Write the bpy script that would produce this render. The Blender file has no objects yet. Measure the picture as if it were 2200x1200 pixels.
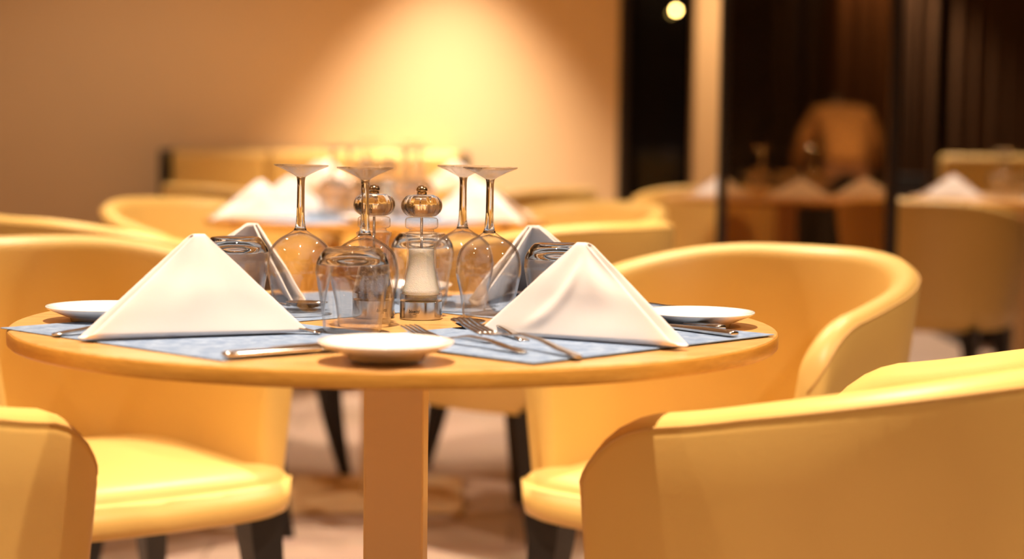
import bpy, bmesh, math, random
from mathutils import Vector, Matrix, noise
random.seed(4)
R = math.radians
scene = bpy.context.scene
C = scene.collection

# ------------------------------------------------------------------ camera
cam_d = bpy.data.cameras.new('camera')
cam = bpy.data.objects.new('camera', cam_d); C.objects.link(cam)
cam_d.sensor_width = 36.0
cam_d.lens = 4000.0 / 2200.0 * 36.0
cam_d.clip_start = 0.05; cam_d.clip_end = 100
cam.matrix_world = Matrix.Translation((0, 0, .977)) @ Matrix.Rotation(R(85.5), 4, 'X') @ Matrix.Rotation(R(.7), 4, 'Z')
cam_d.dof.use_dof = True
cam_d.dof.focus_distance = 2.22
cam_d.dof.aperture_fstop = 2.6
scene.camera = cam

# ------------------------------------------------------------------ world, exposure
world = bpy.data.worlds.new('World'); scene.world = world
world.use_nodes = True
world.node_tree.nodes['Background'].inputs[0].default_value = (.02, .022, .03, 1)
world.node_tree.nodes['Background'].inputs[1].default_value = .3
vs = scene.view_settings
vs.view_transform = 'Standard'; vs.look = 'None'; vs.gamma = 1; vs.use_curve_mapping = False
vs.exposure = 0.95
cy = scene.cycles
cy.caustics_reflective = False; cy.caustics_refractive = False
cy.max_bounces = 12; cy.diffuse_bounces = 4; cy.glossy_bounces = 5
cy.transmission_bounces = 10; cy.transparent_max_bounces = 32
cy.sample_clamp_indirect = 14.0

WARM = (1.0, .79, .60)
CEIL = 2.70
# ceiling downlights: x, y, power, cone degrees, target offset (0 = straight down)
DOWNLIGHTS = [
    (-.14, 1.72, 215, 84), (2.10, 1.40, 100, 140), (-2.35, 1.40, 30, 140),
    (.95, 3.75, 45, 100), (-1.35, 3.75, 45, 100), (-.10, -.60, 70, 120),
    (-.25, 4.30, 170, 90), (.62, 4.2, 55, 90), (-1.45, 5.0, 45, 90), (-.55, 6.95, 100, 74),
    (-.30, 7.95, 430, 66),
    (1.75, 6.60, 95, 84), (.98, 6.5, 45, 74), (2.0, 9.6, 165, 130), (2.45, 13.0, 70, 96), (.98, 9.45, 42, 70),  # the widest beam here is added to light the person's back
    (-1.75, 6.9, 36, 140),  # extra washer, added to lift the left part of the beige wall
]

# ------------------------------------------------------------------ material helpers
def new_mat(name):
    m = bpy.data.materials.new(name); m.use_nodes = True
    nt = m.node_tree
    return m, nt, nt.nodes['Principled BSDF']

def plain(name, col, rough=.5, metal=0.0, bump=0.0, bscale=200.0, var=0.0, vscale=6.0, coat=0.0, sheen=0.0, spec=.5):
    m, nt, b = new_mat(name)
    b.inputs['Base Color'].default_value = (*col, 1)
    b.inputs['Roughness'].default_value = rough
    b.inputs['Metallic'].default_value = metal
    b.inputs['Specular IOR Level'].default_value = spec
    if coat: b.inputs['Coat Weight'].default_value = coat
    if sheen: b.inputs['Sheen Weight'].default_value = sheen
    tc = nt.nodes.new('ShaderNodeTexCoord')
    if var:
        n = nt.nodes.new('ShaderNodeTexNoise'); n.inputs['Scale'].default_value = vscale; n.inputs['Detail'].default_value = 4
        nt.links.new(tc.outputs['Object'], n.inputs['Vector'])
        mx = nt.nodes.new('ShaderNodeMix'); mx.data_type = 'RGBA'
        mx.inputs[6].default_value = (*[c * (1 - var) for c in col], 1)
        mx.inputs[7].default_value = (*[min(1, c * (1 + var)) for c in col], 1)
        nt.links.new(n.outputs['Fac'], mx.inputs[0]); nt.links.new(mx.outputs[2], b.inputs['Base Color'])
    if bump:
        n2 = nt.nodes.new('ShaderNodeTexNoise'); n2.inputs['Scale'].default_value = bscale; n2.inputs['Detail'].default_value = 3
        nt.links.new(tc.outputs['Object'], n2.inputs['Vector'])
        bp = nt.nodes.new('ShaderNodeBump'); bp.inputs['Strength'].default_value = bump; bp.inputs['Distance'].default_value = .002
        nt.links.new(n2.outputs['Fac'], bp.inputs['Height']); nt.links.new(bp.outputs['Normal'], b.inputs['Normal'])
    return m

def wood(name, c1, c2, scale=(2.2, 26, 26), rough=.35, coat=.3, ringmix=.5):
    m, nt, b = new_mat(name)
    tc = nt.nodes.new('ShaderNodeTexCoord'); mp = nt.nodes.new('ShaderNodeMapping')
    mp.inputs['Scale'].default_value = scale
    nt.links.new(tc.outputs['Object'], mp.inputs['Vector'])
    n = nt.nodes.new('ShaderNodeTexNoise'); n.inputs['Scale'].default_value = 3; n.inputs['Detail'].default_value = 8; n.inputs['Roughness'].default_value = .65
    nt.links.new(mp.outputs['Vector'], n.inputs['Vector'])
    n2 = nt.nodes.new('ShaderNodeTexNoise'); n2.inputs['Scale'].default_value = 16; n2.inputs['Detail'].default_value = 4
    nt.links.new(mp.outputs['Vector'], n2.inputs['Vector'])
    mm = nt.nodes.new('ShaderNodeMath'); mm.operation = 'MULTIPLY_ADD'
    nt.links.new(n2.outputs['Fac'], mm.inputs[0]); mm.inputs[1].default_value = ringmix
    nt.links.new(n.outputs['Fac'], mm.inputs[2])
    rp = nt.nodes.new('ShaderNodeValToRGB')
    rp.color_ramp.elements[0].position = .5; rp.color_ramp.elements[0].color = (*c1, 1)
    rp.color_ramp.elements[1].position = 1.0; rp.color_ramp.elements[1].color = (*c2, 1)
    nt.links.new(mm.outputs[0], rp.inputs[0]); nt.links.new(rp.outputs[0], b.inputs['Base Color'])
    b.inputs['Roughness'].default_value = rough; b.inputs['Coat Weight'].default_value = coat; b.inputs['Coat Roughness'].default_value = .18
    bp = nt.nodes.new('ShaderNodeBump'); bp.inputs['Strength'].default_value = .12; bp.inputs['Distance'].default_value = .001
    nt.links.new(n2.outputs['Fac'], bp.inputs['Height']); nt.links.new(bp.outputs['Normal'], b.inputs['Normal'])
    return m

def thin_glass(name, edge=(.50, .42, .34), body=(.987, .978, .968), refl=.9):
    m = bpy.data.materials.new(name); m.use_nodes = True
    nt = m.node_tree; nt.nodes.clear()
    out = nt.nodes.new('ShaderNodeOutputMaterial')
    lw = nt.nodes.new('ShaderNodeLayerWeight'); lw.inputs['Blend'].default_value = .5
    rp = nt.nodes.new('ShaderNodeValToRGB')
    rp.color_ramp.elements[0].position = .62; rp.color_ramp.elements[0].color = (*body, 1)
    rp.color_ramp.elements[1].position = 1.0; rp.color_ramp.elements[1].color = (*edge, 1)
    nt.links.new(lw.outputs['Facing'], rp.inputs[0])
    tr = nt.nodes.new('ShaderNodeBsdfTransparent'); nt.links.new(rp.outputs[0], tr.inputs['Color'])
    gl = nt.nodes.new('ShaderNodeBsdfGlossy'); gl.inputs['Roughness'].default_value = .015
    gl.inputs['Color'].default_value = (refl, refl, refl, 1)
    pw = nt.nodes.new('ShaderNodeMath'); pw.operation = 'POWER'; pw.inputs[1].default_value = 4.0
    nt.links.new(lw.outputs['Facing'], pw.inputs[0])
    ma = nt.nodes.new('ShaderNodeMath'); ma.operation = 'MULTIPLY_ADD'; ma.inputs[1].default_value = .80; ma.inputs[2].default_value = .06
    nt.links.new(pw.outputs[0], ma.inputs[0])
    mx = nt.nodes.new('ShaderNodeMixShader')
    nt.links.new(ma.outputs[0], mx.inputs[0]); nt.links.new(tr.outputs[0], mx.inputs[1]); nt.links.new(gl.outputs[0], mx.inputs[2])
    nt.links.new(mx.outputs[0], out.inputs['Surface'])
    return m

def solid_glass(name, ior=1.47, col=(.97, .97, .96), rough=0.0, clear=0.0):
    m = bpy.data.materials.new(name); m.use_nodes = True
    nt = m.node_tree; nt.nodes.clear()
    out = nt.nodes.new('ShaderNodeOutputMaterial')
    g = nt.nodes.new('ShaderNodeBsdfGlass'); g.inputs['IOR'].default_value = ior
    g.inputs['Color'].default_value = (*col, 1); g.inputs['Roughness'].default_value = rough
    tr = nt.nodes.new('ShaderNodeBsdfTransparent'); mx = nt.nodes.new('ShaderNodeMixShader'); mx.inputs[0].default_value = clear
    nt.links.new(g.outputs[0], mx.inputs[1]); nt.links.new(tr.outputs[0], mx.inputs[2])
    nt.links.new(mx.outputs[0], out.inputs['Surface'])
    return m

def tinted_pane(name, tint):
    m = bpy.data.materials.new(name); m.use_nodes = True
    nt = m.node_tree; nt.nodes.clear()
    out = nt.nodes.new('ShaderNodeOutputMaterial')
    tr = nt.nodes.new('ShaderNodeBsdfTransparent'); tr.inputs['Color'].default_value = (*tint, 1)
    gl = nt.nodes.new('ShaderNodeBsdfGlossy'); gl.inputs['Roughness'].default_value = .02
    mx = nt.nodes.new('ShaderNodeMixShader'); mx.inputs[0].default_value = .03
    nt.links.new(tr.outputs[0], mx.inputs[1]); nt.links.new(gl.outputs[0], mx.inputs[2])
    nt.links.new(mx.outputs[0], out.inputs['Surface'])
    return m

def emit(name, col, s):
    m = bpy.data.materials.new(name); m.use_nodes = True
    nt = m.node_tree; nt.nodes.clear()
    out = nt.nodes.new('ShaderNodeOutputMaterial'); e = nt.nodes.new('ShaderNodeEmission')
    e.inputs[0].default_value = (*col, 1); e.inputs[1].default_value = s
    nt.links.new(e.outputs[0], out.inputs['Surface'])
    return m

def mat_weave(name, c1, c2):
    m, nt, b = new_mat(name)
    tc = nt.nodes.new('ShaderNodeTexCoord')
    n = nt.nodes.new('ShaderNodeTexNoise'); n.inputs['Scale'].default_value = 55; n.inputs['Detail'].default_value = 6; n.inputs['Roughness'].default_value = .7
    nt.links.new(tc.outputs['Object'], n.inputs['Vector'])
    rp = nt.nodes.new('ShaderNodeValToRGB')
    rp.color_ramp.elements[0].position = .40; rp.color_ramp.elements[0].color = (*c1, 1)
    rp.color_ramp.elements[1].position = .62; rp.color_ramp.elements[1].color = (*c2, 1)
    nt.links.new(n.outputs['Fac'], rp.inputs[0]); nt.links.new(rp.outputs[0], b.inputs['Base Color'])
    b.inputs['Roughness'].default_value = .8
    ck = nt.nodes.new('ShaderNodeTexChecker'); ck.inputs['Scale'].default_value = 900
    nt.links.new(tc.outputs['Object'], ck.inputs['Vector'])
    bp = nt.nodes.new('ShaderNodeBump'); bp.inputs['Strength'].default_value = .25; bp.inputs['Distance'].default_value = .0006
    nt.links.new(ck.outputs['Fac'], bp.inputs['Height']); nt.links.new(bp.outputs['Normal'], b.inputs['Normal'])
    return m

M = {}
M['leather'] = plain('cream_leather', (.76, .505, .15), .42, bump=.10, bscale=260, var=.05, vscale=5, spec=.45)
M['stitch'] = plain('leather_piping', (.62, .37, .11), .55)
M['black_wood'] = plain('black_lacquered_wood', (.012, .010, .009), .35)
M['oak'] = wood('oak_veneer', (.38, .17, .04), (.72, .41, .14), scale=(2.0, 34, 34), ringmix=.7)
M['oak_edge'] = wood('oak_edge_band', (.48, .22, .028), (.70, .36, .065), scale=(5, 5, 60), coat=.2)
M['column'] = plain('champagne_metal', (.74, .54, .29), .45, metal=.1, bump=.03, bscale=90, var=.02, vscale=3)
M['napkin'] = plain('white_cotton', (.86, .81, .78), .9, bump=.12, bscale=1400, sheen=.25)
nt_ = M['napkin'].node_tree; tl_ = nt_.nodes.new('ShaderNodeBsdfTranslucent'); tl_.inputs['Color'].default_value = (.86, .80, .74, 1)
mx_ = nt_.nodes.new('ShaderNodeMixShader'); mx_.inputs[0].default_value = .2
nt_.links.new(nt_.nodes['Principled BSDF'].outputs[0], mx_.inputs[1]); nt_.links.new(tl_.outputs[0], mx_.inputs[2])
nt_.links.new(mx_.outputs[0], nt_.nodes['Material Output'].inputs['Surface'])
M['china'] = plain('white_china', (.90, .85, .80), .12, coat=.4)
M['steel'] = plain('polished_steel', (.62, .59, .56), .14, metal=1.0)
M['brass'] = plain('bronze_steel', (.50, .38, .22), .16, metal=1.0)
M['mat'] = mat_weave('blue_woven_mat', (.14, .21, .34), (.25, .33, .46))
M['glass'] = thin_glass('thin_wine_glass')
M['crystal'] = solid_glass('solid_glass', clear=.0)
M['crystal_foot'] = solid_glass('wine_glass_foot', clear=.45)
M['crystal_base'] = solid_glass('thick_tumbler_base', clear=.0)
M['acrylic'] = thin_glass('clear_acrylic', edge=(.62, .54, .44), body=(.99, .98, .965))
M['acrylic_solid'] = solid_glass('acrylic_solid', 1.49, (.97, .95, .92), clear=.08)
M['salt'] = plain('coarse_salt', (.97, .93, .86), .9, bump=1.0, bscale=900, var=.08, vscale=500)
M['pepper'] = plain('peppercorns', (.10, .06, .035), .8, bump=1.0, bscale=420, var=.6, vscale=330)
b_ = M['salt'].node_tree.nodes['Principled BSDF']; b_.inputs['Subsurface Weight'].default_value = .8; b_.inputs['Subsurface Radius'].default_value = (1, .8, .6); b_.inputs['Subsurface Scale'].default_value = .02
M['ink'] = plain('black_print', (.004, .004, .004), .5)
M['wall'] = plain('beige_plaster', (.68, .485, .272), .85, bump=.05, bscale=300, var=.015, vscale=1.5)
M['ceiling'] = plain('ceiling_white', (.62, .54, .44), .9)
M['dark_wall'] = plain('dark_panel', (.030, .016, .009), .55, var=.2, vscale=2)
M['dark_frame'] = plain('dark_bronze_frame', (.012, .007, .005), .4)
M['night_glass'] = plain('night_window_glass', (.004, .005, .009), .05, spec=.3)
M['pillar'] = plain('beige_pillar', (.70, .43, .18), .8)
M['curtain'] = plain('brown_curtain', (.12, .05, .012), .9, var=.15, vscale=4)
M['banq'] = plain('banquette_leather', (.62, .40, .12), .5, bump=.08, bscale=240)
M['pane'] = tinted_pane('bronze_tinted_glass', (.66, .52, .36))
M['shirt'] = plain('tan_shirt', (.74, .44, .17), .9, bump=.1, bscale=120)
M['trousers'] = plain('dark_trousers', (.015, .012, .012), .9)
M['skin'] = plain('skin', (.45, .26, .16), .6)
M['hair'] = plain('dark_hair', (.010, .007, .006), .6)
M['lamp'] = emit('downlight_lens', WARM, 6)
M['bulb'] = emit('reflection_glow', (1, .62, .16), 26)
M['lamp_metal'] = plain('lamp_trim', (.5, .45, .4), .4, metal=.6)

def floor_mat():
    m, nt, b = new_mat('floor_planks')
    tc = nt.nodes.new('ShaderNodeTexCoord')
    br = nt.nodes.new('ShaderNodeTexBrick'); br.inputs['Scale'].default_value = 1.0
    br.inputs['Brick Width'].default_value = 1.4; br.inputs['Row Height'].default_value = .19
    br.inputs['Mortar Size'].default_value = .0025
    br.inputs['Color1'].default_value = (.60, .44, .34, 1); br.inputs['Color2'].default_value = (.52, .38, .29, 1)
    br.inputs['Mortar'].default_value = (.16, .10, .07, 1)
    nt.links.new(tc.outputs['Object'], br.inputs['Vector'])
    mp = nt.nodes.new('ShaderNodeMapping'); mp.inputs['Scale'].default_value = (2, 24, 1)
    nt.links.new(tc.outputs['Object'], mp.inputs['Vector'])
    n = nt.nodes.new('ShaderNodeTexNoise'); n.inputs['Scale'].default_value = 2.2; n.inputs['Detail'].default_value = 6
    nt.links.new(mp.outputs['Vector'], n.inputs['Vector'])
    mx = nt.nodes.new('ShaderNodeMix'); mx.data_type = 'RGBA'; mx.blend_type = 'MULTIPLY'; mx.inputs[0].default_value = .35
    nt.links.new(br.outputs['Color'], mx.inputs[6]); nt.links.new(n.outputs['Color'], mx.inputs[7])
    nt.links.new(mx.outputs[2], b.inputs['Base Color'])
    b.inputs['Roughness'].default_value = .45
    return m
M['floor'] = floor_mat()

# ------------------------------------------------------------------ mesh helpers
def mesh(name, v, f, smooth=False, mats=None):
    me = bpy.data.meshes.new(name); me.from_pydata([tuple(p) for p in v], [], f); me.update()
    bm = bmesh.new(); bm.from_mesh(me)
    bmesh.ops.remove_doubles(bm, verts=bm.verts, dist=1e-6)
    bmesh.ops.recalc_face_normals(bm, faces=bm.faces)
    bm.to_mesh(me); bm.free()
    if smooth:
        for p in me.polygons: p.use_smooth = True
    return me

def obj(name, me, mat, parent=None, loc=(0, 0, 0), rot=(0, 0, 0), auto=None):
    o = bpy.data.objects.new(name, me); C.objects.link(o)
    if mat is not None and len(me.materials) == 0: me.materials.append(mat)
    o.parent = parent; o.location = loc; o.rotation_euler = rot
    if auto is not None:
        try: me.set_sharp_from_angle(angle=R(auto))
        except Exception: pass
    return o

def empty(name, loc=(0, 0, 0), rz=0.0):
    o = bpy.data.objects.new(name, None); C.objects.link(o)
    o.location = loc; o.rotation_euler = (0, 0, rz); o.empty_display_size = .05
    return o

def tag(o, label, cat, group=None):
    o['label'] = label; o['category'] = cat
    if group: o['group'] = group
    return o

def struct(o, label=None, cat=None):
    o['kind'] = 'structure'
    if label: o['label'] = label
    if cat: o['category'] = cat
    return o

def dup(root, loc=None, rz=None, label=None, group=None):
    r = root.copy(); C.objects.link(r)
    if loc is not None: r.location = loc
    if rz is not None: r.rotation_euler = (0, 0, rz)
    if label: r['label'] = label
    if group: r['group'] = group
    for ch in list(root.children):
        c = ch.copy(); C.objects.link(c); c.parent = r
        for g in list(ch.children):
            d = g.copy(); C.objects.link(d); d.parent = c
    return r

def lathe(prof, seg=48):
    v, f, idx = [], [], []
    for r, z in prof:
        if r <= 1e-7:
            idx.append([len(v)]); v.append((0, 0, z))
        else:
            idx.append(list(range(len(v), len(v) + seg)))
            for k in range(seg):
                a = 2 * math.pi * k / seg
                v.append((r * math.cos(a), r * math.sin(a), z))
    for i in range(len(prof) - 1):
        a, b = idx[i], idx[i + 1]
        for k in range(seg):
            k2 = (k + 1) % seg
            if len(a) == 1 and len(b) == 1: continue
            if len(a) == 1: f.append((a[0], b[k], b[k2]))
            elif len(b) == 1: f.append((a[k], a[k2], b[0]))
            else: f.append((a[k], a[k2], b[k2], b[k]))
    return v, f

def bezier_prof(pts, n=6):
    """Catmull-Rom through profile points."""
    out = []
    P = [pts[0]] + list(pts) + [pts[-1]]
    for i in range(1, len(P) - 2):
        p0, p1, p2, p3 = P[i - 1], P[i], P[i + 1], P[i + 2]
        for k in range(n):
            t = k / n
            q = []
            for d in range(len(p1)):
                q.append(.5 * (2 * p1[d] + (-p0[d] + p2[d]) * t + (2 * p0[d] - 5 * p1[d] + 4 * p2[d] - p3[d]) * t * t + (-p0[d] + 3 * p1[d] - 3 * p2[d] + p3[d]) * t ** 3))
            out.append(tuple(q))
    out.append(tuple(pts[-1]))
    return out

def box(x0, x1, y0, y1, z0, z1):
    v = [(x, y, z) for z in (z0, z1) for y in (y0, y1) for x in (x0, x1)]
    f = [(0, 2, 3, 1), (4, 5, 7, 6), (0, 1, 5, 4), (2, 6, 7, 3), (0, 4, 6, 2), (1, 3, 7, 5)]
    return v, f

def bevel_box(name, x0, x1, y0, y1, z0, z1, w=.004, seg=2):
    me = bpy.data.meshes.new(name); v, f = box(x0, x1, y0, y1, z0, z1); me.from_pydata(v, [], f)
    bm = bmesh.new(); bm.from_mesh(me)
    bmesh.ops.recalc_face_normals(bm, faces=bm.faces)
    bmesh.ops.bevel(bm, geom=list(bm.edges), offset=w, segments=seg, affect='EDGES', profile=.5)
    bm.to_mesh(me); bm.free()
    return me

def tube(path, rad, seg=8, closed=False):
    v, f = [], []
    n = len(path); path = [Vector(p) for p in path]
    for i, p in enumerate(path):
        a = path[max(i - 1, 0)]; b = path[min(i + 1, n - 1)]
        t = (b - a).normalized()
        up = Vector((0, 0, 1)) if abs(t.z) < .9 else Vector((1, 0, 0))
        s = t.cross(up).normalized(); u = s.cross(t)
        r = rad[i] if isinstance(rad, (list, tuple)) else rad
        for k in range(seg):
            an = 2 * math.pi * k / seg
            v.append(p + (s * math.cos(an) + u * math.sin(an)) * r)
    for i in range(n - 1):
        for k in range(seg):
            k2 = (k + 1) % seg
            f.append((i * seg + k, i * seg + k2, (i + 1) * seg + k2, (i + 1) * seg + k))
    f.append(tuple(range(seg - 1, -1, -1))); f.append(tuple(range((n - 1) * seg, n * seg)))
    return v, f

def loft(rings, cap=True):
    v, f = [], []; m = len(rings[0])
    for r in rings: v += [tuple(p) for p in r]
    for i in range(len(rings) - 1):
        for k in range(m):
            k2 = (k + 1) % m
            f.append((i * m + k, i * m + k2, (i + 1) * m + k2, (i + 1) * m + k))
    if cap:
        f.append(tuple(range(m - 1, -1, -1))); f.append(tuple(range((len(rings) - 1) * m, len(rings) * m)))
    return v, f

def smoothstep(a, b, x):
    t = max(0, min(1, (x - a) / (b - a))); return t * t * (3 - 2 * t)

# ------------------------------------------------------------------ the room
WALLY = 8.55
X0, X1, Y0, Y1 = -3.2, 4.6, -2.2, 13.4
o = struct(obj('floor', mesh('floor', *box(X0, X1, Y0, Y1, -.05, 0)), M['floor']), 'pinkish beige plank floor under the dining tables', 'floor')
o = struct(obj('ceiling', mesh('ceiling', *box(X0, X1, Y0, Y1, CEIL, CEIL + .06)), M['ceiling']), 'plain pale ceiling with recessed downlights', 'ceiling')
o = struct(obj('wall_back', mesh('wall_back', *box(X0, .475, WALLY, WALLY + .16, 0, CEIL)), M['wall']), 'plain beige wall with a pool of light behind the banquette', 'wall')
o = struct(obj('wall_left', mesh('wall_left', *box(X0 - .1, X0, Y0, Y1, 0, CEIL)), M['wall']), 'beige wall on the left of the room', 'wall')
o = struct(obj('wall_right', mesh('wall_right', *box(X1, X1 + .1, Y0, Y1, 0, CEIL)), M['dark_wall']), 'dark panelled wall on the right of the room', 'wall')
o = struct(obj('wall_front', mesh('wall_front', *box(X0, X1, Y0 - .1, Y0, 0, CEIL)), M['wall']), 'beige wall behind the viewer', 'wall')
o = struct(obj('wall_far', mesh('wall_far', *box(X0, X1, Y1, Y1 + .1, 0, CEIL)), M['dark_wall']), 'dark wall at the far end beyond the tinted glass', 'wall')
o = struct(obj('trim_1', bevel_box('trim_1', .475, .52, WALLY - .01, WALLY + .17, 0, CEIL, .004), M['dark_frame']), 'thin dark edge trim at the end of the beige wall', 'trim')
o = struct(obj('wall_pillar', bevel_box('wall_pillar', .955, 1.10, 9.95, 10.12, 0, CEIL, .006), M['pillar']), 'narrow beige pillar standing in front of the dark windows', 'pillar')

def window(name, x0, x1, y, label):
    t = empty(name, ((x0 + x1) / 2, y, 0)); w = (x1 - x0) / 2
    struct(t, label, 'window')
    obj('window_pane', mesh('window_pane', *box(-w + .04, w - .04, -.012, 0, .25, CEIL - .12)), M['night_glass'], t)
    for s in (-1, 1):
        obj('window_frame', bevel_box('window_frame', s * w - (.05 if s > 0 else 0), s * w + (.05 if s < 0 else 0), -.05, .01, .18, CEIL - .05, .005), M['dark_frame'], t)
    for z in (.18, CEIL - .12):
        obj('window_rail', bevel_box('window_rail', -w + .05, w - .05, -.05, .01, z, z + .07, .005), M['dark_frame'], t)
    obj('window_sill', bevel_box('window_sill', -w, w, -.10, .01, .12, .18, .006), M['dark_frame'], t)
    return t
window('window_1', .56, 1.90, Y1 - .015, 'black night window left of the pillar')
window('window_2', 1.95, 2.15, Y1 - .015, 'narrow black night window right of the pillar')

def curtain(x0, x1, y, label, n=9, amp=.05):
    v, f = [], []; cols = n * 12
    zs = [.02, .5, 1.1, 1.7, 2.3, CEIL - .04]
    for side in (0, 1):
        for z in zs:
            for i in range(cols + 1):
                u = i / cols
                ph = u * n * 2 * math.pi + .6 * math.sin(u * 17)
                v.append((x0 + (x1 - x0) * u, y + amp * math.sin(ph) * (1 + .1 * math.sin(z * 3)) + side * .006, z))
    N = cols + 1; L = len(zs)
    for side in (0, 1):
        o_ = side * N * L
        for j in range(L - 1):
            for i in range(cols):
                a = o_ + j * N + i
                f.append((a, a + 1, a + N + 1, a + N))
    t = tag(empty('curtain', ((x0 + x1) / 2, y, 0)), label, 'curtain', 'curtains on the far wall')
    v = [(a - (x0 + x1) / 2, b - y, c) for a, b, c in v]
    obj('cloth', mesh('curtain_cloth', v, f, True), M['curtain'], t)
    obj('curtain_rail', mesh('curtain_rail', *tube([(x0 - (x0 + x1) / 2 - .03, 0, CEIL - .03), (x1 - (x0 + x1) / 2 + .03, 0, CEIL - .03)], .012)), M['dark_frame'], t)
curtain(2.22, 2.98, 13.25, 'brown pleated curtain in the dark behind the person', 7)
curtain(3.06, 4.3, 13.25, 'brown pleated curtain at the far right edge', 11)

# banquette against the beige wall
bt = tag(empty('banquette', (-.89, WALLY - .35, 0)), 'long tan leather banquette against the beige wall', 'banquette')
obj('plinth', bevel_box('plinth', -.64, .64, -.22, .30, 0, .10, .005), M['black_wood'], bt)
obj('seat', bevel_box('seat', -.65, .65, -.32, .20, .10, .46, .03, 4), M['banq'], bt)
for k in range(3):
    obj('back_cushion', bevel_box('back_cushion', -.65 + k * .4335, -.65 + (k + 1) * .4335 - .004, .16, .33, .40, .885, .03, 4), M['banq'], bt)
for s in (-1, 1):
    obj('end_panel', bevel_box('end_panel', s * .65 - (0 if s > 0 else .04), s * .65 + (.04 if s > 0 else 0), .10, .34, 0, .885, .01, 2), M['black_wood'], bt)
bt2 = tag(empty('banquette', (2.62, 9.0, 0)), 'tan leather banquette back in the dark at the right edge', 'banquette')
obj('plinth', bevel_box('plinth', -.5, .5, -.2, .3, 0, .1, .005), M['black_wood'], bt2)
obj('seat', bevel_box('seat', -.5, .5, -.30, .20, .10, .46, .03, 4), M['banq'], bt2)
obj('back_cushion', bevel_box('back_cushion', -.5, .5, .16, .32, .40, .895, .03, 4), M['banq'], bt2)

# tinted glass partition on the right
gp = tag(empty('glass_partition', (.91, 5.8, 0)), 'bronze tinted glass screen with black posts right of the tables', 'partition')
obj('glass_pane', mesh('glass_pane', *box(-.245, .25, -.005, .005, .03, CEIL - .02)), M['pane'], gp)
obj('post', bevel_box('post', -.275, -.245, -.02, .02, 0, CEIL - .001, .003), M['dark_frame'], gp)
obj('post', bevel_box('post', .25, .285, -.025, .025, 0, CEIL - .001, .003), M['dark_frame'], gp)
obj('rail', bevel_box('rail', -.245, .25, -.02, .02, 0, .03, .003), M['dark_frame'], gp)

# ------------------------------------------------------------------ downlights
def downlight_mesh():
    ring = mesh('trim_ring', *lathe([(.034, 0), (.034, -.004), (.046, -.006), (.050, -.002), (.050, 0)], 32), True)
    lens = mesh('lens', *lathe([(0, -.001), (.033, -.001), (.033, .0)], 32))
    return ring, lens
RING, LENS = downlight_mesh()
NEAR = ['above the front table', 'over the front right chair', 'over the front left chair', 'over the back right chair', 'over the back left chair',
        'behind the viewer', 'above the second table', 'right of the second table', 'left of the second table', 'above the table by the banquette',
        'washing the beige wall', 'above the far right table', 'above the table behind the tinted glass', 'added to light the leaning person from behind', 'over the brown curtain', 'beside the pillar', 'added to brighten the wall left of the banquette']
for i, (x, y, p, cone) in enumerate(DOWNLIGHTS):
    t = tag(empty('downlight', (x, y, CEIL)), 'small recessed ceiling downlight ' + NEAR[i], 'downlight', 'ceiling downlights')
    obj('trim_ring', RING, M['lamp_metal'], t); obj('lens', LENS, M['lamp'], t)
    ld = bpy.data.lights.new('downlight_beam', 'SPOT'); ld.energy = p; ld.color = WARM
    ld.spot_size = R(cone); ld.spot_blend = .9 if i == 10 else .65 if i == 0 else .6; ld.shadow_soft_size = .07 if i in (1, 2, 5) else .03
    lo = bpy.data.objects.new('downlight_beam', ld); C.objects.link(lo); lo.parent = t; lo.location = (0, 0, -.03)

# glowing bulb on a cord, standing in for a downlight reflected in the window
t = tag(empty('lamp_reflection', (1.13, 13.2, 1.85)), 'small yellow glow standing in for a downlight reflected in the dark window', 'lamp')
obj('bulb', mesh('bulb', *lathe([(0, -.016)] + [(.016 * math.sin(math.pi * k / 10), -.016 * math.cos(math.pi * k / 10)) for k in range(1, 10)] + [(0, .016)], 16), True), M['bulb'], t)
obj('cord', mesh('cord', *tube([(0, 0, .02), (0, 0, CEIL - 1.85)], .003, 6)), M['black_wood'], t)
obj('socket', mesh('socket', *lathe([(0, .015), (.010, .015), (.010, .04), (.004, .05), (0, .05)], 12), True), M['black_wood'], t)

# ------------------------------------------------------------------ tub chair
def chair_path():
    """plan of the shell centre line: arms parallel to Y (front +Y), rounded back."""
    pts = []
    hw, yf, yc, rb = .243, .215, -.02, .255
    for k in range(10): pts.append((-hw + .012 * (1 - k / 10), yf + (yc - yf) * k / 10))
    for k in range(41):
        a = math.pi + math.pi * k / 40
        ex = 2.05
        ca, sa = math.cos(a), math.sin(a)
        pts.append((hw * math.copysign(abs(ca) ** (2 / ex), ca), yc + rb * math.copysign(abs(sa) ** (2 / ex), sa)))
    for k in range(1, 11): pts.append((hw - .012 * k / 10, yc + (yf - yc) * k / 10))
    # resample evenly
    P = [Vector((a, b, 0)) for a, b in pts]
    L = [0]
    for i in range(1, len(P)): L.append(L[-1] + (P[i] - P[i - 1]).length)
    tot = L[-1]
    ts = [0, .0012, .004, .008, .013, .019, .03, .045, .062, .08, .10, .125]
    n = 44
    mid = [.155 + (1 - .31) * k / n for k in range(n + 1)]
    ts = [a / tot if False else a for a in ts] + mid + [1 - a for a in reversed(ts)]
    out = []
    for t in ts:
        s = t * tot; i = 1
        while i < len(L) - 1 and L[i] < s: i += 1
        u = (s - L[i - 1]) / max(1e-9, L[i] - L[i - 1])
        out.append((P[i - 1].lerp(P[i], u), t, tot))
    return out

ZB, ZTOP, ZARM, TH, FLARE = .335, .775, .690, .052, .12
def arm_height(t, tot):
    d = min(t, 1 - t) * tot
    u = abs(t - .5) * 2
    h = ZTOP + (ZARM - ZTOP) * smoothstep(.12, .97, u)
    Rr = .11
    if d < Rr: h -= Rr - math.sqrt(max(0, Rr * Rr - (Rr - d) ** 2))
    return h, d

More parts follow.
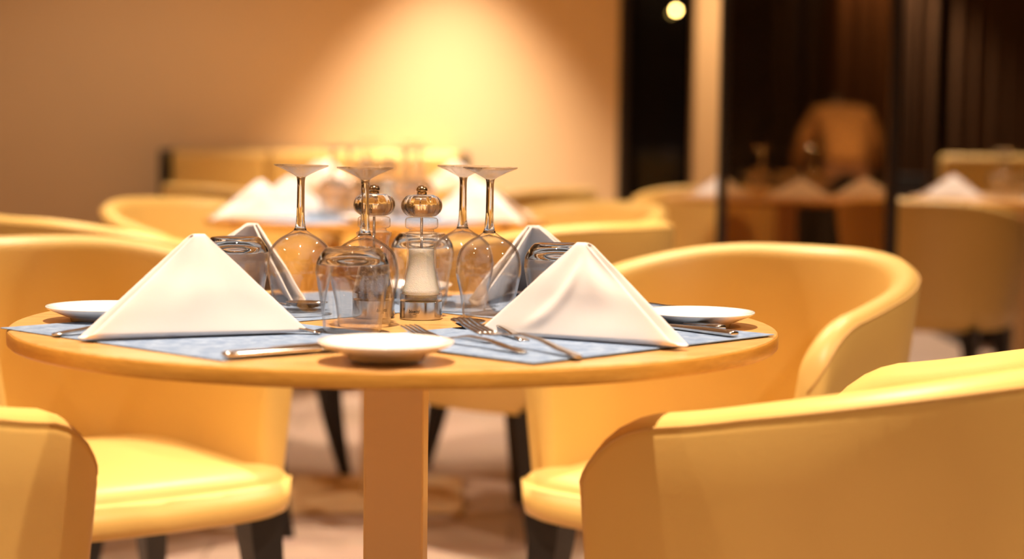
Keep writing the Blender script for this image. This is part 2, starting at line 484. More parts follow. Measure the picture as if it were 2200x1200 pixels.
def chair_shell():
    st = chair_path(); rings = []; seam = []; seam2 = []
    n = len(st)
    for i, (p, t, tot) in enumerate(st):
        a = st[max(i - 1, 0)][0]; b = st[min(i + 1, n - 1)][0]
        tg = (b - a).normalized(); nm = Vector((tg.y, -tg.x, 0))
        # outward
        if nm.dot(p - Vector((0, .02, 0))) < 0: nm = -nm
        if i < 3 or i > n - 4: nm = Vector((math.copysign(1, p.x), 0, 0))
        h, d = arm_height(t, tot)
        th = TH
        if d < .022: th = TH * (.10 + .90 * math.sqrt(max(0, 1 - (1 - d / .022) ** 2)))
        r = th / 2; ring = []
        def pt(off, z): return p + nm * (off + FLARE * (z - ZB)) + Vector((0, 0, z))
        zt = h - r
        for k in range(7): ring.append(pt(r, ZB + (zt - ZB) * k / 6))
        for k in range(1, 8):
            an = math.pi * k / 8
            ring.append(pt(r * math.cos(an), zt + r * math.sin(an)))
        for k in range(7): ring.append(pt(-r - .004 * math.sin(math.pi * k / 6), zt + (ZB - zt) * k / 6))
        rings.append(ring)
        an = R(28)
        seam.append(pt(r * math.cos(an) * 1.0, zt + r * math.sin(an)))
    return loft(rings), seam

def rounded_seat(hw=.216, yb=-.20, yf=.295, z0=.330, z1=.412):
    def outline(ins):
        pts = []
        N = 72
        cx, cyy = 0, (yb + yf) / 2; a = hw - ins; b = (yf - yb) / 2 - ins
        for k in range(N):
            an = 2 * math.pi * k / N
            ca, sa = math.cos(an), math.sin(an)
            ex = 5.0
            x = a * math.copysign(abs(ca) ** (2 / ex), ca); y = b * math.copysign(abs(sa) ** (2 / ex), sa)
            if y > 0:
                y += .02 * (1 - (x / a) ** 2) * (y / b)
            x *= 1 + .25 * smoothstep(.195, .245, cyy + y)
            pts.append((x, cyy + y))
        return pts
    lay = [(.012, z0), (.003, z0 + .006), (0, z0 + .02), (-.002, z0 + .06), (0, z1 - .034), (.004, z1 - .018), (.013, z1 - .006), (.028, z1), (.06, z1 + .004), (.12, z1 + .008), (.18, z1 + .010)]
    rings = [[(x, y, z) for x, y in outline(i)] for i, z in lay]
    return loft(rings)

def leg_mesh(fx, fy, top=.034, bot=.018, h=.345):
    rings = []
    for k in range(7):
        t = k / 6
        s = top / 1 * (1 - t) + bot * t; s /= 1
        c = (fx * t ** 1.6, fy * t ** 1.6)
        z = h * (1 - t)
        e = s * .5 + .006 * (1 - t)
        rings.append([(c[0] + a * e, c[1] + b * e, z) for a, b in ((-1, -1), (1, -1), (1, 1), (-1, 1))])
    return loft(rings)

SHELL, SEAM = chair_shell()
ME_SHELL = mesh('chair_shell', *SHELL, True)
ME_SEAM = mesh('chair_piping', *tube(SEAM, .0022, 6), True)
ME_SEAT = mesh('chair_seat', *rounded_seat(), True)
ME_LEGS = {}
for sx in (-1, 1):
    for sy in (-1, 1):
        ME_LEGS[(sx, sy)] = mesh('chair_leg', *leg_mesh(sx * .045, .035 if sy > 0 else -.07, .052 if sy > 0 else .045, .026 if sy > 0 else .024))
def make_chair(loc, facing, label):
    t = tag(empty('tub_chair', (loc[0], loc[1], 0), R(facing - 90)), label, 'chair', 'cream leather tub chairs')
    sh = obj('shell_back', ME_SHELL, M['leather'], t)
    obj('piping', ME_SEAM, M['stitch'], sh)
    obj('seat', ME_SEAT, M['leather'], t)
    for (sx, sy), me in ME_LEGS.items():
        obj('leg', me, M['black_wood'], t, (sx * .195, .235 if sy > 0 else -.19, 0))
    return t
ch = make_chair((.412, 2.03), 143, 'large blurred cream chair cut off by the right edge, nearest the viewer')
CHAIRS = [
    ((-.78, 1.865), 66, 'cream tub chair cut off by the left edge, nearest on that side'),
    ((.37, 3.20), 235, 'cream tub chair behind the right end of the front table, inside facing the viewer'),
    ((-.722, 3.19), 306, 'cream tub chair behind the left end of the front table, shadow on its seat'),
    ((.05, 4.50), 135, 'cream tub chair at the near right of the second table, seen from its back'),
    ((-.895, 4.42), 42, 'cream tub chair at the near left of the second table, shaded outer arm'),
    ((-.83, 5.28), 315, 'cream tub chair at the far left of the second table, bright inside back'),
    ((.11, 5.40), 225, 'cream tub chair at the far right of the second table'),
    ((-.98, 7.05), 45, 'blurred cream tub chair at the left of the table by the banquette'),
    ((-.02, 7.15), 135, 'blurred cream tub chair at the right of the table by the banquette'),
    ((1.45, 6.45), 62, 'tan tub chair seen from behind, crossed by the black post'),
    ((.80, 7.75), 96, 'tan tub chair between the beige wall end and the pillar'),
]
for loc, fc, lab in CHAIRS:
    dup(ch, (loc[0], loc[1], 0), R(fc - 90), lab)

# ------------------------------------------------------------------ round table
def table_meshes():
    r, z1, th = .45, .75, .0185
    top = mesh('table_top', *lathe([(0, z1 - .004), (r - .004, z1 - .004), (r - .002, z1 - .001), (r - .0045, z1), (0, z1)], 128), False)
    edge = mesh('edge_band', *lathe([(r - .003, z1 - .0012), (r - .001, z1 - .002), (r, z1 - .004), (r, z1 - th + .002), (r - .002, z1 - th), (r - .05, z1 - th), (r - .05, z1 - .006), (r - .003, z1 - .006)], 128), True)
    under = mesh('underside', *lathe([(0, z1 - .005), (r - .05, z1 - .005), (r - .05, z1 - th + .001), (0, z1 - th + .001)], 96))
    colm = bevel_box('column', -.0355, .0355, -.0355, .0355, .014, z1 - th, .0035, 3)
    base = bevel_box('base_plate', -.235, .235, -.235, .235, 0, .016, .005, 2)
    return top, edge, under, colm, base
TB = table_meshes()
def make_table(x, y, rz, label):
    t = tag(empty('round_table', (x, y, 0), rz), label, 'table', 'round oak tables')
    tp = obj('table_top', TB[0], M['oak'], t)
    obj('edge_band', TB[1], M['oak_edge'], tp, auto=40)
    obj('underside', TB[2], M['oak_edge'], tp)
    obj('column', TB[3], M['column'], t)
    obj('base_plate', TB[4], M['column'], t)
    return t
TC = (-.136, 2.208)
make_table(*TC, R(-2), 'round oak table in front, laid with four napkins')
make_table(-.36, 4.92, R(2), 'second round oak table directly behind the front one')
make_table(-.50, 7.62, 0, 'far round oak table in front of the banquette')
make_table(1.02, 6.95, 0, 'round oak table seen through the tinted glass')
make_table(1.98, 7.15, 0, 'round oak table at the far right beyond the black post')

# ------------------------------------------------------------------ tableware meshes
def wall_profile(outer, th):
    """closed thin shell from an outer profile (rim first)."""
    inner = [(max(0, r - th), z - (th if r < .012 else 0)) for r, z in outer]
    return outer + list(reversed(inner))

bowl_o = bezier_prof([(.0305, 0), (.0318, .012), (.0338, .027), (.0366, .040), (.0396, .053), (.0400, .062), (.0385, .074), (.0340, .086), (.0250, .095), (.0130, .102), (.0062, .107)], 4)
ME_BOWL = mesh('glass_bowl', *lathe([(.0305 - .0006, -.0)] + bowl_o + [(.0, .107)] + [(.0, .1035)] + [(max(0, r - .0012), z - .0008) for r, z in reversed(bowl_o) if z < .101 and z > .001] + [(.0299, .0)], 64), True)
stem_p = bezier_prof([(0, .1045), (.0075, .105), (.0066, .109), (.0055, .116), (.0048, .13), (.0046, .15), (.0046, .164), (.0056, .1705)], 4)
ME_STEM = mesh('glass_stem', *lathe(stem_p + [(0, .1705)], 32), True)
foot_p = [(0, .1702), (.0056, .1702), (.0085, .1722), (.0135, .1748), (.021, .1785), (.029, .1818), (.0325, .1832), (.0334, .1843), (.0328, .1852), (.020, .1850), (0, .1846)]
ME_FOOT = mesh('glass_foot', *lathe(foot_p, 64), True)
tumb_o = bezier_prof([(.0325, 0), (.0338, .014), (.0362, .034), (.0398, .055), (.0416, .067), (.0408, .0765)], 4)
ME_TWALL = mesh('tumbler_wall', *lathe([(.0318, 0)] + tumb_o + [(r - .0016, z) for r, z in reversed(tumb_o)] + [(.0318, 0)], 64), True)
tb_p = bezier_prof([(.0408, .0765), (.0392, .0815), (.0355, .0875), (.0315, .0925), (.0290, .0945)], 4)
ME_TBASE = mesh('tumbler_base', *lathe([(0, .083), (.018, .0825), (.030, .080), (.0388, .0765)] + tb_p + [(.026, .0948), (.020, .0935), (0, .093)], 64), True)

def wine_glass(x, y, z, label, group, tilt=(0, 0)):
    t = tag(empty('wine_glass', (x, y, z + .0003)), label, 'wine glass', group)
    t.rotation_euler = (tilt[0], tilt[1], random.uniform(0, 6))
    obj('bowl', ME_BOWL, M['glass'], t); obj('stem', ME_STEM, M['crystal'], t); obj('foot', ME_FOOT, M['crystal_foot'], t)
    return t
def tumbler(x, y, z, label, group):
    t = tag(empty('tumbler', (x, y, z + .0003)), label, 'tumbler', group)
    obj('side_wall', ME_TWALL, M['glass'], t); obj('thick_base', ME_TBASE, M['crystal_base'], t)
    return t

plate_p = [(0, .0035), (.034, .0035), (.036, .0), (.039, .0), (.0405, .0035), (.050, .0062), (.062, .0102), (.0685, .0128), (.0695, .0138), (.0690, .0148), (.066, .0142), (.056, .0104), (.046, .0074), (.034, .0068), (0, .0068)]
ME_PLATE = mesh('plate', *lathe([(r * .97, z * 1.22) for r, z in plate_p], 96), True)
def plate(x, y, z, label, group):
    o = obj('bread_plate', ME_PLATE, M['china'], None, (x, y, z + .0003))
    return tag(o, label, 'plate', group)

# mills -----------------------------------------------------------
U = .000192
def mp(l): return [(r * U, (1050 - y) * U) for r, y in l]
ME_MBASE = mesh('mill_base', *lathe([(0, 0)] + mp([(131, 1050), (135, 1046), (135, 938), (131, 935)]) + [(0, (1050 - 935) * U)], 64), True)
body_o = bezier_prof(mp([(134, 934), (136, 915), (134, 893)]), 3) + bezier_prof(mp([(128, 886), (130, 872), (124, 850), (112, 800), (100, 740), (93, 680), (92, 620), (97, 570), (106, 535)]), 4) + mp([(112, 525), (113, 512), (108, 506)])
ME_MBODY = mesh('mill_body', *lathe(body_o + [((108 - 22) * U, (1050 - 506) * U)] + [(max(.004, r - (10 if z > .030 else 26) * U), z) for r, z in reversed(body_o) if z < .1035] + [(134 * U - 30 * U, (1050 - 934) * U), body_o[0]], 64), True)
ME_MNECK = mesh('mill_neck', *lathe([(0, (1050 - 505) * U)] + mp([(104, 505), (80, 496), (76, 484), (94, 478), (103, 470), (105, 450), (103, 420), (94, 411), (74, 406)]) + [(0, (1050 - 405) * U)], 48), True)
def knob():
    pr = bezier_prof(mp([(70, 403), (96, 396), (122, 372), (133, 342), (128, 308), (110, 282), (86, 268), (60, 263)]), 4)
    v, f = lathe([(0, (1050 - 403) * U)] + pr + [(0, (1050 - 263) * U)], 80)
    out = []
    for x, y, z in v:                                # shallow flutes as on the crown of the mill
        r = math.hypot(x, y); a = math.atan2(y, x)
        k = 1 - .045 * (.5 + .5 * math.cos(12 * a)) * min(1, r / .02)
        out.append((x * k, y * k, z))
    return out, f
ME_MKNOB = mesh('mill_knob', *knob(), True)
ME_MBALL = mesh('mill_finial', *lathe([(0, (1050 - 264) * U)] + mp([(31, 264), (32, 250), (26, 246), (34, 243), (36, 238), (33, 224), (24, 212), (12, 207)]) + [(0, (1050 - 206) * U)], 32), True)
ME_MROD = mesh('mill_shaft', *lathe([(0, (1050 - 930) * U), (.0017, (1050 - 930) * U), (.0017, (1050 - 410) * U), (0, (1050 - 410) * U)], 16), True)
def fill_mesh(top_y):
    pr = [(r - 11 * U - .0002, z) for r, z in body_o if .030 < z < (1050 - top_y) * U]
    v, f = lathe([(0, .0235), (.0195, .0235), (.0195, .029)] + pr + [(pr[-1][0] * .9, (1050 - top_y) * U), (pr[-1][0] * .5, (1050 - top_y) * U + .0008), (0, (1050 - top_y) * U)], 48)
    out = []
    for x, y, z in v:
        n = noise.noise(Vector((x * 400, y * 400, z * 400)))
        out.append((x * (1 + .015 * n), y * (1 + .015 * n), z + (.0012 * n if z > .08 else 0)))
    return out, f
ME_SALT = mesh('salt', *fill_mesh(605), True)
ME_PEPPER = mesh('pepper', *fill_mesh(640), True)

def curved_text(body, size, rad, zc, ang, bold=0.0, shear=0.0):
    cu = bpy.data.curves.new('print', 'FONT'); cu.body = body; cu.size = size; cu.align_x = 'CENTER'; cu.align_y = 'CENTER'
    cu.shear = shear; cu.offset = bold; cu.resolution_u = 3
    tmp = bpy.data.objects.new('print_tmp', cu); C.objects.link(tmp)
    dg = bpy.context.evaluated_depsgraph_get()
    me = bpy.data.meshes.new_from_object(tmp.evaluated_get(dg))
    bpy.data.objects.remove(tmp)
    for v in me.vertices:
        a = ang + v.co.x / rad
        v.co = Vector((rad * math.sin(a), -rad * math.cos(a), zc + v.co.y))
    me.materials.clear()
    return me
def mill(x, y, z, label, fill, group, rz=0.0, text=True):
    t = tag(empty('spice_mill', (x, y, z + .0003), rz), label, 'mill', group)
    b = obj('base_ring', ME_MBASE, M['steel'], t, auto=40)
    if text:
        obj('lettering', curved_text('bisetti', .0056, 135 * U + .00012, .0106, R(-17), .00014, .28), M['ink'], b)
        obj('lettering_small', curved_text('1945', .0019, 135 * U + .00012, .0074, R(-15), .00003, 0), M['ink'], b)
    obj('body', ME_MBODY, M['acrylic'], t, auto=50)
    obj('neck', ME_MNECK, M['acrylic'], t, auto=50)
    obj('knob', ME_MKNOB, M['acrylic_solid'], t)
    obj('finial', ME_MBALL, M['brass'], t, auto=50)
    obj('shaft', ME_MROD, M['steel'], t)
    if fill == 'salt': obj('salt_filling', ME_SALT, M['salt'], t)
    else: obj('pepper_filling', ME_PEPPER, M['pepper'], t)
    return t

# napkins ---------------------------------------------------------
def napkin_mesh(L=.243, H=.11, alpha=19.0, seed=0, gap=.013, crease=0.0, back=1.0, front=-1):
    al = R(alpha); v, f = [], []
    P = Vector((.5 * L * math.cos(al), 0, H)); T = Vector((0, 0, 0))
    na, nb, ns = 26, 22, 6
    for s in (-1, 1):
        LL = L if s == front else L * back
        S = Vector((LL * math.cos(al), s * LL * math.sin(al), 0))
        out = (S - T).normalized()
        nrm = (S - T).cross(P - T).normalized()
        if nrm.y * s < 0: nrm = -nrm
        base = len(v); M_ = 0
        for ia in range(na + 1):
            a = ia / na
            g = gap * (1 - a) ** 1.2 + .0035
            B = S.lerp(T, a)
            ring = []
            def on(b, off):
                q = B.lerp(P, b)
                bul = .0015 * math.sin(math.pi * min(1, a * 1.05)) * math.sin(math.pi * b)
                nz = noise.noise(Vector((a * 3.1 + seed * 7, b * 2.3 + s, seed))) * .006 * math.sin(math.pi * b) * (1 - .5 * a)
                if crease and s < 0:
                    d = (a - (.36 + .42 * (1 - b))) * .8
                    nz += crease * math.exp(-(d / .035) ** 2) * smoothstep(.02, .2, b) * smoothstep(.85, .6, b)
                w = 1 - .35 * smoothstep(.6, 1, b)
                ext = out * (.011 * (1 - a) ** 2 * (1 - .55 * b) if off < 0 else 0)
                return q + ext + nrm * ((bul + nz) * (1 if off >= 0 else .3) + off * w * (1 - b * .55))
            bt_ = .955
            for k in range(nb + 1):
                b = bt_ * (1 - k / nb); b = max(b, .022)
                ring.append(on(b, g / 2))
            for k in range(1, ns):
                an = math.pi * k / ns
                q = B + out * (.011 * (1 - a) ** 2 * .5 * (1 - math.cos(an))) + nrm * (g / 2 * math.cos(an)) + Vector((0, 0, .004 - .0042 * math.sin(an)))
                ring.append(q)
            for k in range(nb + 1):
                b = bt_ * (k / nb); b = max(b, .022)
                ring.append(on(b, -g / 2))
            M_ = len(ring); v += ring
        for ia in range(na):
            for k in range(M_ - 1):
                i0 = base + ia * M_ + k
                f.append((i0, i0 + 1, i0 + M_ + 1, i0 + M_))
            # close over the tip
            i0 = base + ia * M_ + M_ - 1; i1 = base + ia * M_
            f.append((i0, i1, i1 + M_, i0 + M_))
    zmin = min(p.z for p in v)
    v = [Vector((p.x, p.y, p.z - zmin + .0012)) for p in v]
    return v, f
def napkin(x, y, z, axis, label, group, L=.243, H=.11, seed=0, gap=.013, crease=0.0, fine=True, alpha=19.0, back=1.0, front=-1):
    me = mesh('napkin', *napkin_mesh(L, H, alpha, seed, gap, crease, back, front), True)
    o = obj('folded_napkin', me, M['napkin'], None, (x, y, z), (0, 0, R(axis)))
    md = o.modifiers.new('cloth', 'SOLIDIFY'); md.thickness = .0022; md.offset = 0
    if fine:
        sb = o.modifiers.new('smooth', 'SUBSURF'); sb.levels = 1; sb.render_levels = 1
    return tag(o, label, 'napkin', group)

# cutlery: lies along +X from handle end (0) to tip (length) -----------------
def strip(path, seg=10):
    """path: (x, z, half width, half thickness, cup) -> rounded flat bar"""
    rings = []
    for x, z, w, h, cup in path:
        ring = []
        for k in range(seg):
            a = 2 * math.pi * k / seg
            ca, sa = math.cos(a), math.sin(a)
            yy = w * math.copysign(abs(ca) ** .7, ca)
            ring.append((x, yy, z + h * math.copysign(abs(sa) ** .7, sa) + cup * (yy / max(w, 1e-6)) ** 2))
        rings.append(ring)
    return loft(rings)
def fork_meshes(prof, L=.195):
    hz = lambda s: prof(s)
    path = []
    for k in range(25):
        s = k / 24 * .76
        if s < .5: w = .0066 - .0034 * smoothstep(0, .42, s)
        else: w = .0032 + .0088 * smoothstep(.56, .74, s)
        path.append((s * L, hz(s), w, .0017 if s < .55 else .0011, .0006 if s > .6 else 0))
    path[0] = (path[0][0], path[0][1], .0045, .0012, 0)
    handle = mesh('fork_handle', *strip(bezier_prof(path, 2)), True)
    tv, tf = [], []
    tines = []
    for q in range(4):
        y = -.0099 + .0066 * q
        pth = [(L * s, y * (1 - .05 * (s - .74)), hz(s)) for s in [.745 + .255 * k / 8 for k in range(9)]]
        tines.append(mesh('fork_tine', *tube(pth, [.0019, .0019, .0018, .0018, .0017, .0016, .0014, .0011, .0005], 6), True))
    return handle, tines
def prof_fork(s, lift=0.0):
    pts = [(0, .0018), (.12, .0045), (.32, .0098), (.45, .0105), (.58, .0068), (.68, .0035), (.76, .003), (.86, .0062), (1, .0135)]
    for i in range(len(pts) - 1):
        if pts[i][0] <= s <= pts[i + 1][0]:
            t = (s - pts[i][0]) / (pts[i + 1][0] - pts[i][0]); t = t * t * (3 - 2 * t) * .5 + t * .5
            return pts[i][1] + (pts[i + 1][1] - pts[i][1]) * t + lift * s
    return pts[-1][1] + lift * s
FORK = fork_meshes(lambda s: prof_fork(s)); FORK_UP = fork_meshes(lambda s: prof_fork(s, .009), .218)
def fork(x, y, z, ang, label, group, up=False):
    t = tag(empty('fork', (x, y, z), R(ang)), label, 'fork', group)
    h, ti = FORK_UP if up else FORK
    obj('handle', h, M['steel'], t)
    for m_ in ti: obj('tine', m_, M['steel'], t)
    return t
def knife_meshes():
    path = [(0, .0042, .0050, .0022, 0), (.004, .0042, .0072, .0034, 0), (.03, .0042, .0070, .0036, 0), (.07, .0040, .0062, .0033, 0), (.105, .0036, .0052, .0029, 0), (.112, .0034, .0048, .0024, 0)]
    hd = mesh('knife_handle', *strip(bezier_prof(path, 4)), True)
    path = [(.110, .0032, .0050, .0016, 0), (.125, .0030, .0085, .0009, 0), (.17, .0028, .0092, .0008, 0), (.20, .0027, .0080, .0007, 0), (.214, .0026, .0045, .0006, 0), (.219, .0026, .0012, .0004, 0)]
    bl = mesh('knife_blade', *strip(bezier_prof(path, 4)), True)
    return hd, bl
KNIFE = knife_meshes()
def knife(x, y, z, ang, label, group):
    t = tag(empty('knife', (x, y, z), R(ang)), label, 'knife', group)
    obj('handle', KNIFE[0], M['steel'], t); obj('blade', KNIFE[1], M['steel'], t)
    return t
def spoon_meshes():
    path = []
    for k in range(21):
        s = k / 20; w = .0062 - .0034 * smoothstep(0, .6, s)
        path.append((s * .128, .0018 + .008 * math.sin(math.pi * min(1, s * 1.0)) ** 1.2 + .003 * s, w, .0016, 0))
    hd = mesh('spoon_handle', *strip(path), True)
    v, f = [], []; nr, ns = 8, 28
    for side in (0, 1):
        for i in range(nr + 1):
            r = i / nr
            for k in range(ns):
                a = 2 * math.pi * k / ns
                x = .150 + .027 * r * math.cos(a); y = .0185 * r * math.sin(a) * (1 - .12 * math.cos(a))
                z = .0015 + .0075 * r * r + (.0012 if side else 0)
                v.append((x, y, z))
    for side in (0, 1):
        o_ = side * (nr + 1) * ns
        for i in range(nr):
            for k in range(ns):
                k2 = (k + 1) % ns
                f.append((o_ + i * ns + k, o_ + i * ns + k2, o_ + (i + 1) * ns + k2, o_ + (i + 1) * ns + k))
    for k in range(ns):
        k2 = (k + 1) % ns
        f.append((nr * ns + k, nr * ns + k2, (nr + 1) * ns + nr * ns + k2, (nr + 1) * ns + nr * ns + k))
    bw = mesh('spoon_bowl', v, f, True)
    return hd, bw
SPOON = spoon_meshes()
def spoon(x, y, z, ang, label, group):
    """x, y: where the bowl tip lies; ang: direction from handle to tip"""
    a = R(ang)
    t = tag(empty('spoon', (x - .177 * math.cos(a), y - .177 * math.sin(a), z), a), label, 'spoon', group)
    obj('handle', SPOON[0], M['steel'], t); obj('spoon_bowl', SPOON[1], M['steel'], t)
    return t

ME_MAT = bevel_box('placemat', -.2, .2, -.1425, .1425, 0, .0012, .0004, 1)
def placemat(x, y, z, rz, label, group):
    o = obj('placemat', ME_MAT, M['mat'], None, (x, y, z), (0, 0, R(rz)))
    return tag(o, label, 'placemat', group)

# ------------------------------------------------------------------ front table, laid
TZ = .75
def rot(p, k, c=TC):
    x, y = p
    for _ in range(k % 4): x, y = -y, x
    return c[0] + x, c[1] + y
G = 'on the front table'
# placemats: outer edge middle + inward half depth
def mat_at(L, Rr, z, label):
    L, Rr = Vector(L), Vector(Rr); u = (Rr - L).normalized(); v = Vector((-u.y, u.x)); c = (L + Rr) / 2 + v * .1425
    placemat(c.x, c.y, z, math.degrees(math.atan2(u.y, u.x)), label, 'placemats on the front table')
mat_at((-.576, 2.086), (-.283, 1.812), TZ + .0004, 'blue woven placemat under the left front napkin, corner past the table edge')
mat_at((.0216, 1.812), (.2993, 2.1024), TZ + .0018, 'blue woven placemat under the right front napkin')
mat_at((.275, 2.37), (-.005, 2.648), TZ + .0004, 'blue woven placemat at the back right of the front table, behind the plate')
mat_at((-.245, 2.628), (-.515, 2.335), TZ + .0004, 'blue woven placemat at the back left of the front table, under the spoon')

GN = 'napkins on the front table'
napkin(-.2258, 2.058, TZ + .0030, 191.7, 'white napkin folded as a tent, front left of the table', GN, H=.1125, seed=1, gap=.015, alpha=12, back=.70, front=1)
napkin(-.037, 2.070, TZ + .0036, -19.0, 'white creased napkin tent, front right of the table beside the forks', GN, H=.1075, seed=2, gap=.016, crease=.004, alpha=10, back=.66, front=-1)
napkin(-.325, 2.600, TZ + .0018, -105.0, 'white napkin tent at the back left, behind the upturned tumbler', GN, L=.22, H=.101, seed=3, alpha=29)
napkin(.003, 2.630, TZ + .0018, -75.0, 'white napkin tent at the back right, open side seen behind the wine glass', GN, L=.22, H=.101, seed=4, alpha=29)

GP = 'bread plates on the front table'
plate(-.482, 2.190, TZ, 'white bread plate at the left end of the front table', GP)
plate(-.1235, 1.828, TZ + .003, 'white bread plate at the near edge of the front table', GP)
plate(.2225, 2.210, TZ, 'white bread plate at the right end of the front table', GP)
plate(-.150, 2.560, TZ, 'white bread plate at the far side, behind the mills', GP)

GW = 'upturned wine glasses on the front table'
wine_glass(-.1725, 2.168, TZ, 'upturned wine glass nearest the viewer, directly left of the mills', GW, (0, R(.6)))
wine_glass(-.2600, 2.266, TZ, 'upturned wine glass farthest left on the front table', GW, (0, R(.8)))
wine_glass(-.0290, 2.262, TZ, 'upturned wine glass farthest right on the front table', GW, (0, R(-.5)))
wine_glass(-.0640, 2.352, TZ, 'upturned wine glass at the back, half hidden by the right one', GW, (0, R(.6)))
GT = 'upturned tumblers on the front table'
tumbler(-.1790, 2.084, TZ + .0018, 'upturned tumbler nearest the viewer, overlapping a wine glass', GT)
tumbler(-.3415, 2.292, TZ, 'upturned tumbler behind the left front napkin', GT)
tumbler(.0560, 2.238, TZ, 'upturned tumbler behind the right front napkin', GT)
tumbler(-.1180, 2.432, TZ, 'upturned tumbler at the back, behind the salt mill', GT)
mill(-.1105, 2.258, TZ, 'clear acrylic salt mill filled with coarse white salt', 'salt', 'mills on the front table')
mill(-.1690, 2.268, TZ, 'clear acrylic pepper mill behind the nearest wine glass', 'pepper', 'mills on the front table', R(44))

GF = 'forks on the front table'; GK = 'knives on the front table'; GS = 'spoons on the front table'
names = ['right front', 'right back', 'left back', 'left front']
for k in range(4):
    a = 90 * k
    mz = TZ + (.0030 if k == 0 else .0016)
    x, y = rot((.204, -.360), k)
    if k != 2: fork(x, y, mz, (124.5 if k == 0 else 128) + a, 'long steel fork of the %s setting, nearer the napkin' % names[k], GF, up=(k == 0))
    x, y = rot((.150, -.330), k)
    if k != 2: fork(x, y, mz, 131 + a, 'steel fork of the %s setting, nearer the bread plate' % names[k], GF)
    x, y = rot((.385, -.147), k)
    if k in (0, 3): knife(x, y, mz, 128 + a, 'steel knife of the %s setting, nearer the napkin' % names[k], GK)
    x, y = rot((.3785, -.080) if k != 3 else (.344, -.106), k)
    if k in (0, 3): knife(x, y, mz, (130 if k != 3 else 135) + a, 'steel knife of the %s setting, outer of the pair' % names[k], GK)
spoon(-.063, 2.158, TZ + .0018, 116, 'dark reflecting spoon left of the right front napkin', GS)
spoon(-.3855, 2.083, TZ + .0016, 170, 'steel spoon handle end showing right of the left front napkin', GS)
spoon(-.232, 2.336, TZ + .0016, -10, 'steel spoon in front of the back left napkin', GS)

# ------------------------------------------------------------------ second and far tables, laid
def lay_table(c, z, name, naps, rotk=0.0, mats=True, mills=True, glasses=True, plates=True):
    cr, sr = math.cos(R(rotk)), math.sin(R(rotk))
    def P(x, y): return c[0] + x * cr - y * sr, c[1] + x * sr + y * cr
    side = ['front right', 'back right', 'back left', 'front left']
    for k in range(4):
        a = 45 + 90 * k - 90
        u = (math.cos(R(a)), math.sin(R(a)))
        if mats:
            x, y = P(u[0] * .255, u[1] * .255)
            placemat(x, y, z + (.0004 if k % 2 else .0018), a + rotk + 90, 'blue placemat at the %s of the %s' % (side[k], name), 'placemats on the ' + name)
        if glasses:
            b = a - 8
            x, y = P(.135 * math.cos(R(b)), .135 * math.sin(R(b)))
            wine_glass(x, y, z + .003, 'upturned wine glass at the %s of the %s' % (side[k], name), 'wine glasses on the ' + name)
            b = a + 34
            x, y = P(.115 * math.cos(R(b)), .115 * math.sin(R(b)))
            tumbler(x, y, z + .003, 'upturned tumbler at the %s of the %s' % (['right', 'back', 'left', 'near side'][k], name), 'tumblers on the ' + name)
        if plates:
            b = a - 45
            x, y = P(.345 * math.cos(R(b)), .345 * math.sin(R(b)))
            plate(x, y, z + .002, 'white bread plate at the %s of the %s' % (['near edge', 'right end', 'far edge', 'left end'][k], name), 'bread plates on the ' + name)
    if mills:
        for s in (-1, 1):
            x, y = P(s * .029, .0)
            mill(x, y, z, ('salt' if s > 0 else 'pepper') + ' mill in the middle of the ' + name, 'salt' if s > 0 else 'pepper', 'mills on the ' + name, text=False)
    for i, (x, y, ax, H, lab) in enumerate(naps):
        napkin(x, y, z + .003, ax, lab + ' ' + name, 'napkins on the ' + name, H=H, seed=10 + i, fine=False)
lay_table((-.36, 4.92), TZ, 'second table', [
    (-.52, 4.70, 190, .100, 'white napkin tent at the left front of the'), (-.19, 4.72, -12, .100, 'white napkin tent at the right front of the'),
    (-.50, 5.12, 168, .10, 'white napkin tent at the left back of the'), (-.22, 5.13, 12, .10, 'white napkin tent at the right back of the')])
lay_table((-.50, 7.62), TZ, 'far table by the banquette', [
    (-.66, 7.42, 190, .10, 'white napkin tent at the left front of the'), (-.36, 7.42, -10, .10, 'white napkin tent at the right front of the'),
    (-.66, 7.80, 170, .10, 'white napkin tent at the left back of the'), (-.36, 7.82, 10, .10, 'white napkin tent at the right back of the')], mats=False, mills=False, plates=False)
lay_table((1.02, 6.95), TZ, 'table behind the tinted glass', [
    (.88, 6.88, 185, .075, 'white napkin tent at the left end of the'), (1.14, 6.64, 160, .07, 'white napkin tent in the middle of the'),
    (1.19, 6.93, -5, .07, 'white napkin tent at the right end of the')], mats=False, mills=False, plates=False)
lay_table((1.98, 7.15), TZ, 'far right table', [
    (1.77, 7.00, 175, .085, 'white napkin tent at the left end of the'), (1.88, 6.86, -20, .08, 'white napkin tent at the near side of the'),
    (2.13, 7.25, 10, .10, 'white napkin tent at the right end of the')], mats=False, mills=False, plates=False)

# ------------------------------------------------------------------ sideboard and the person leaning over it
sb = tag(empty('sideboard', (2.05, 12.15, 0)), 'low dark sideboard that the person leans over', 'sideboard')
obj('carcass', bevel_box('carcass', -.6, .6, -.18, .22, .08, .70, .005), M['black_wood'], sb)
obj('top_board', bevel_box('top_board', -.63, .63, -.20, .24, .70, .73, .005), M['black_wood'], sb)
for s in (-1, 0, 1):
    d = obj('door', bevel_box('door', s * .4 - .19, s * .4 + .19, -.198, -.182, .10, .68, .004), M['dark_frame'], sb)
    obj('handle', bevel_box('handle', s * .4 + .12, s * .4 + .135, -.212, -.198, .35, .48, .003), M['lamp_metal'], d)
for sx in (-1, 1):
    for sy in (-.13, .17):
        obj('foot', bevel_box('foot', sx * .55 - .02, sx * .55 + .02, sy - .02, sy + .02, 0, .08, .003), M['black_wood'], sb)

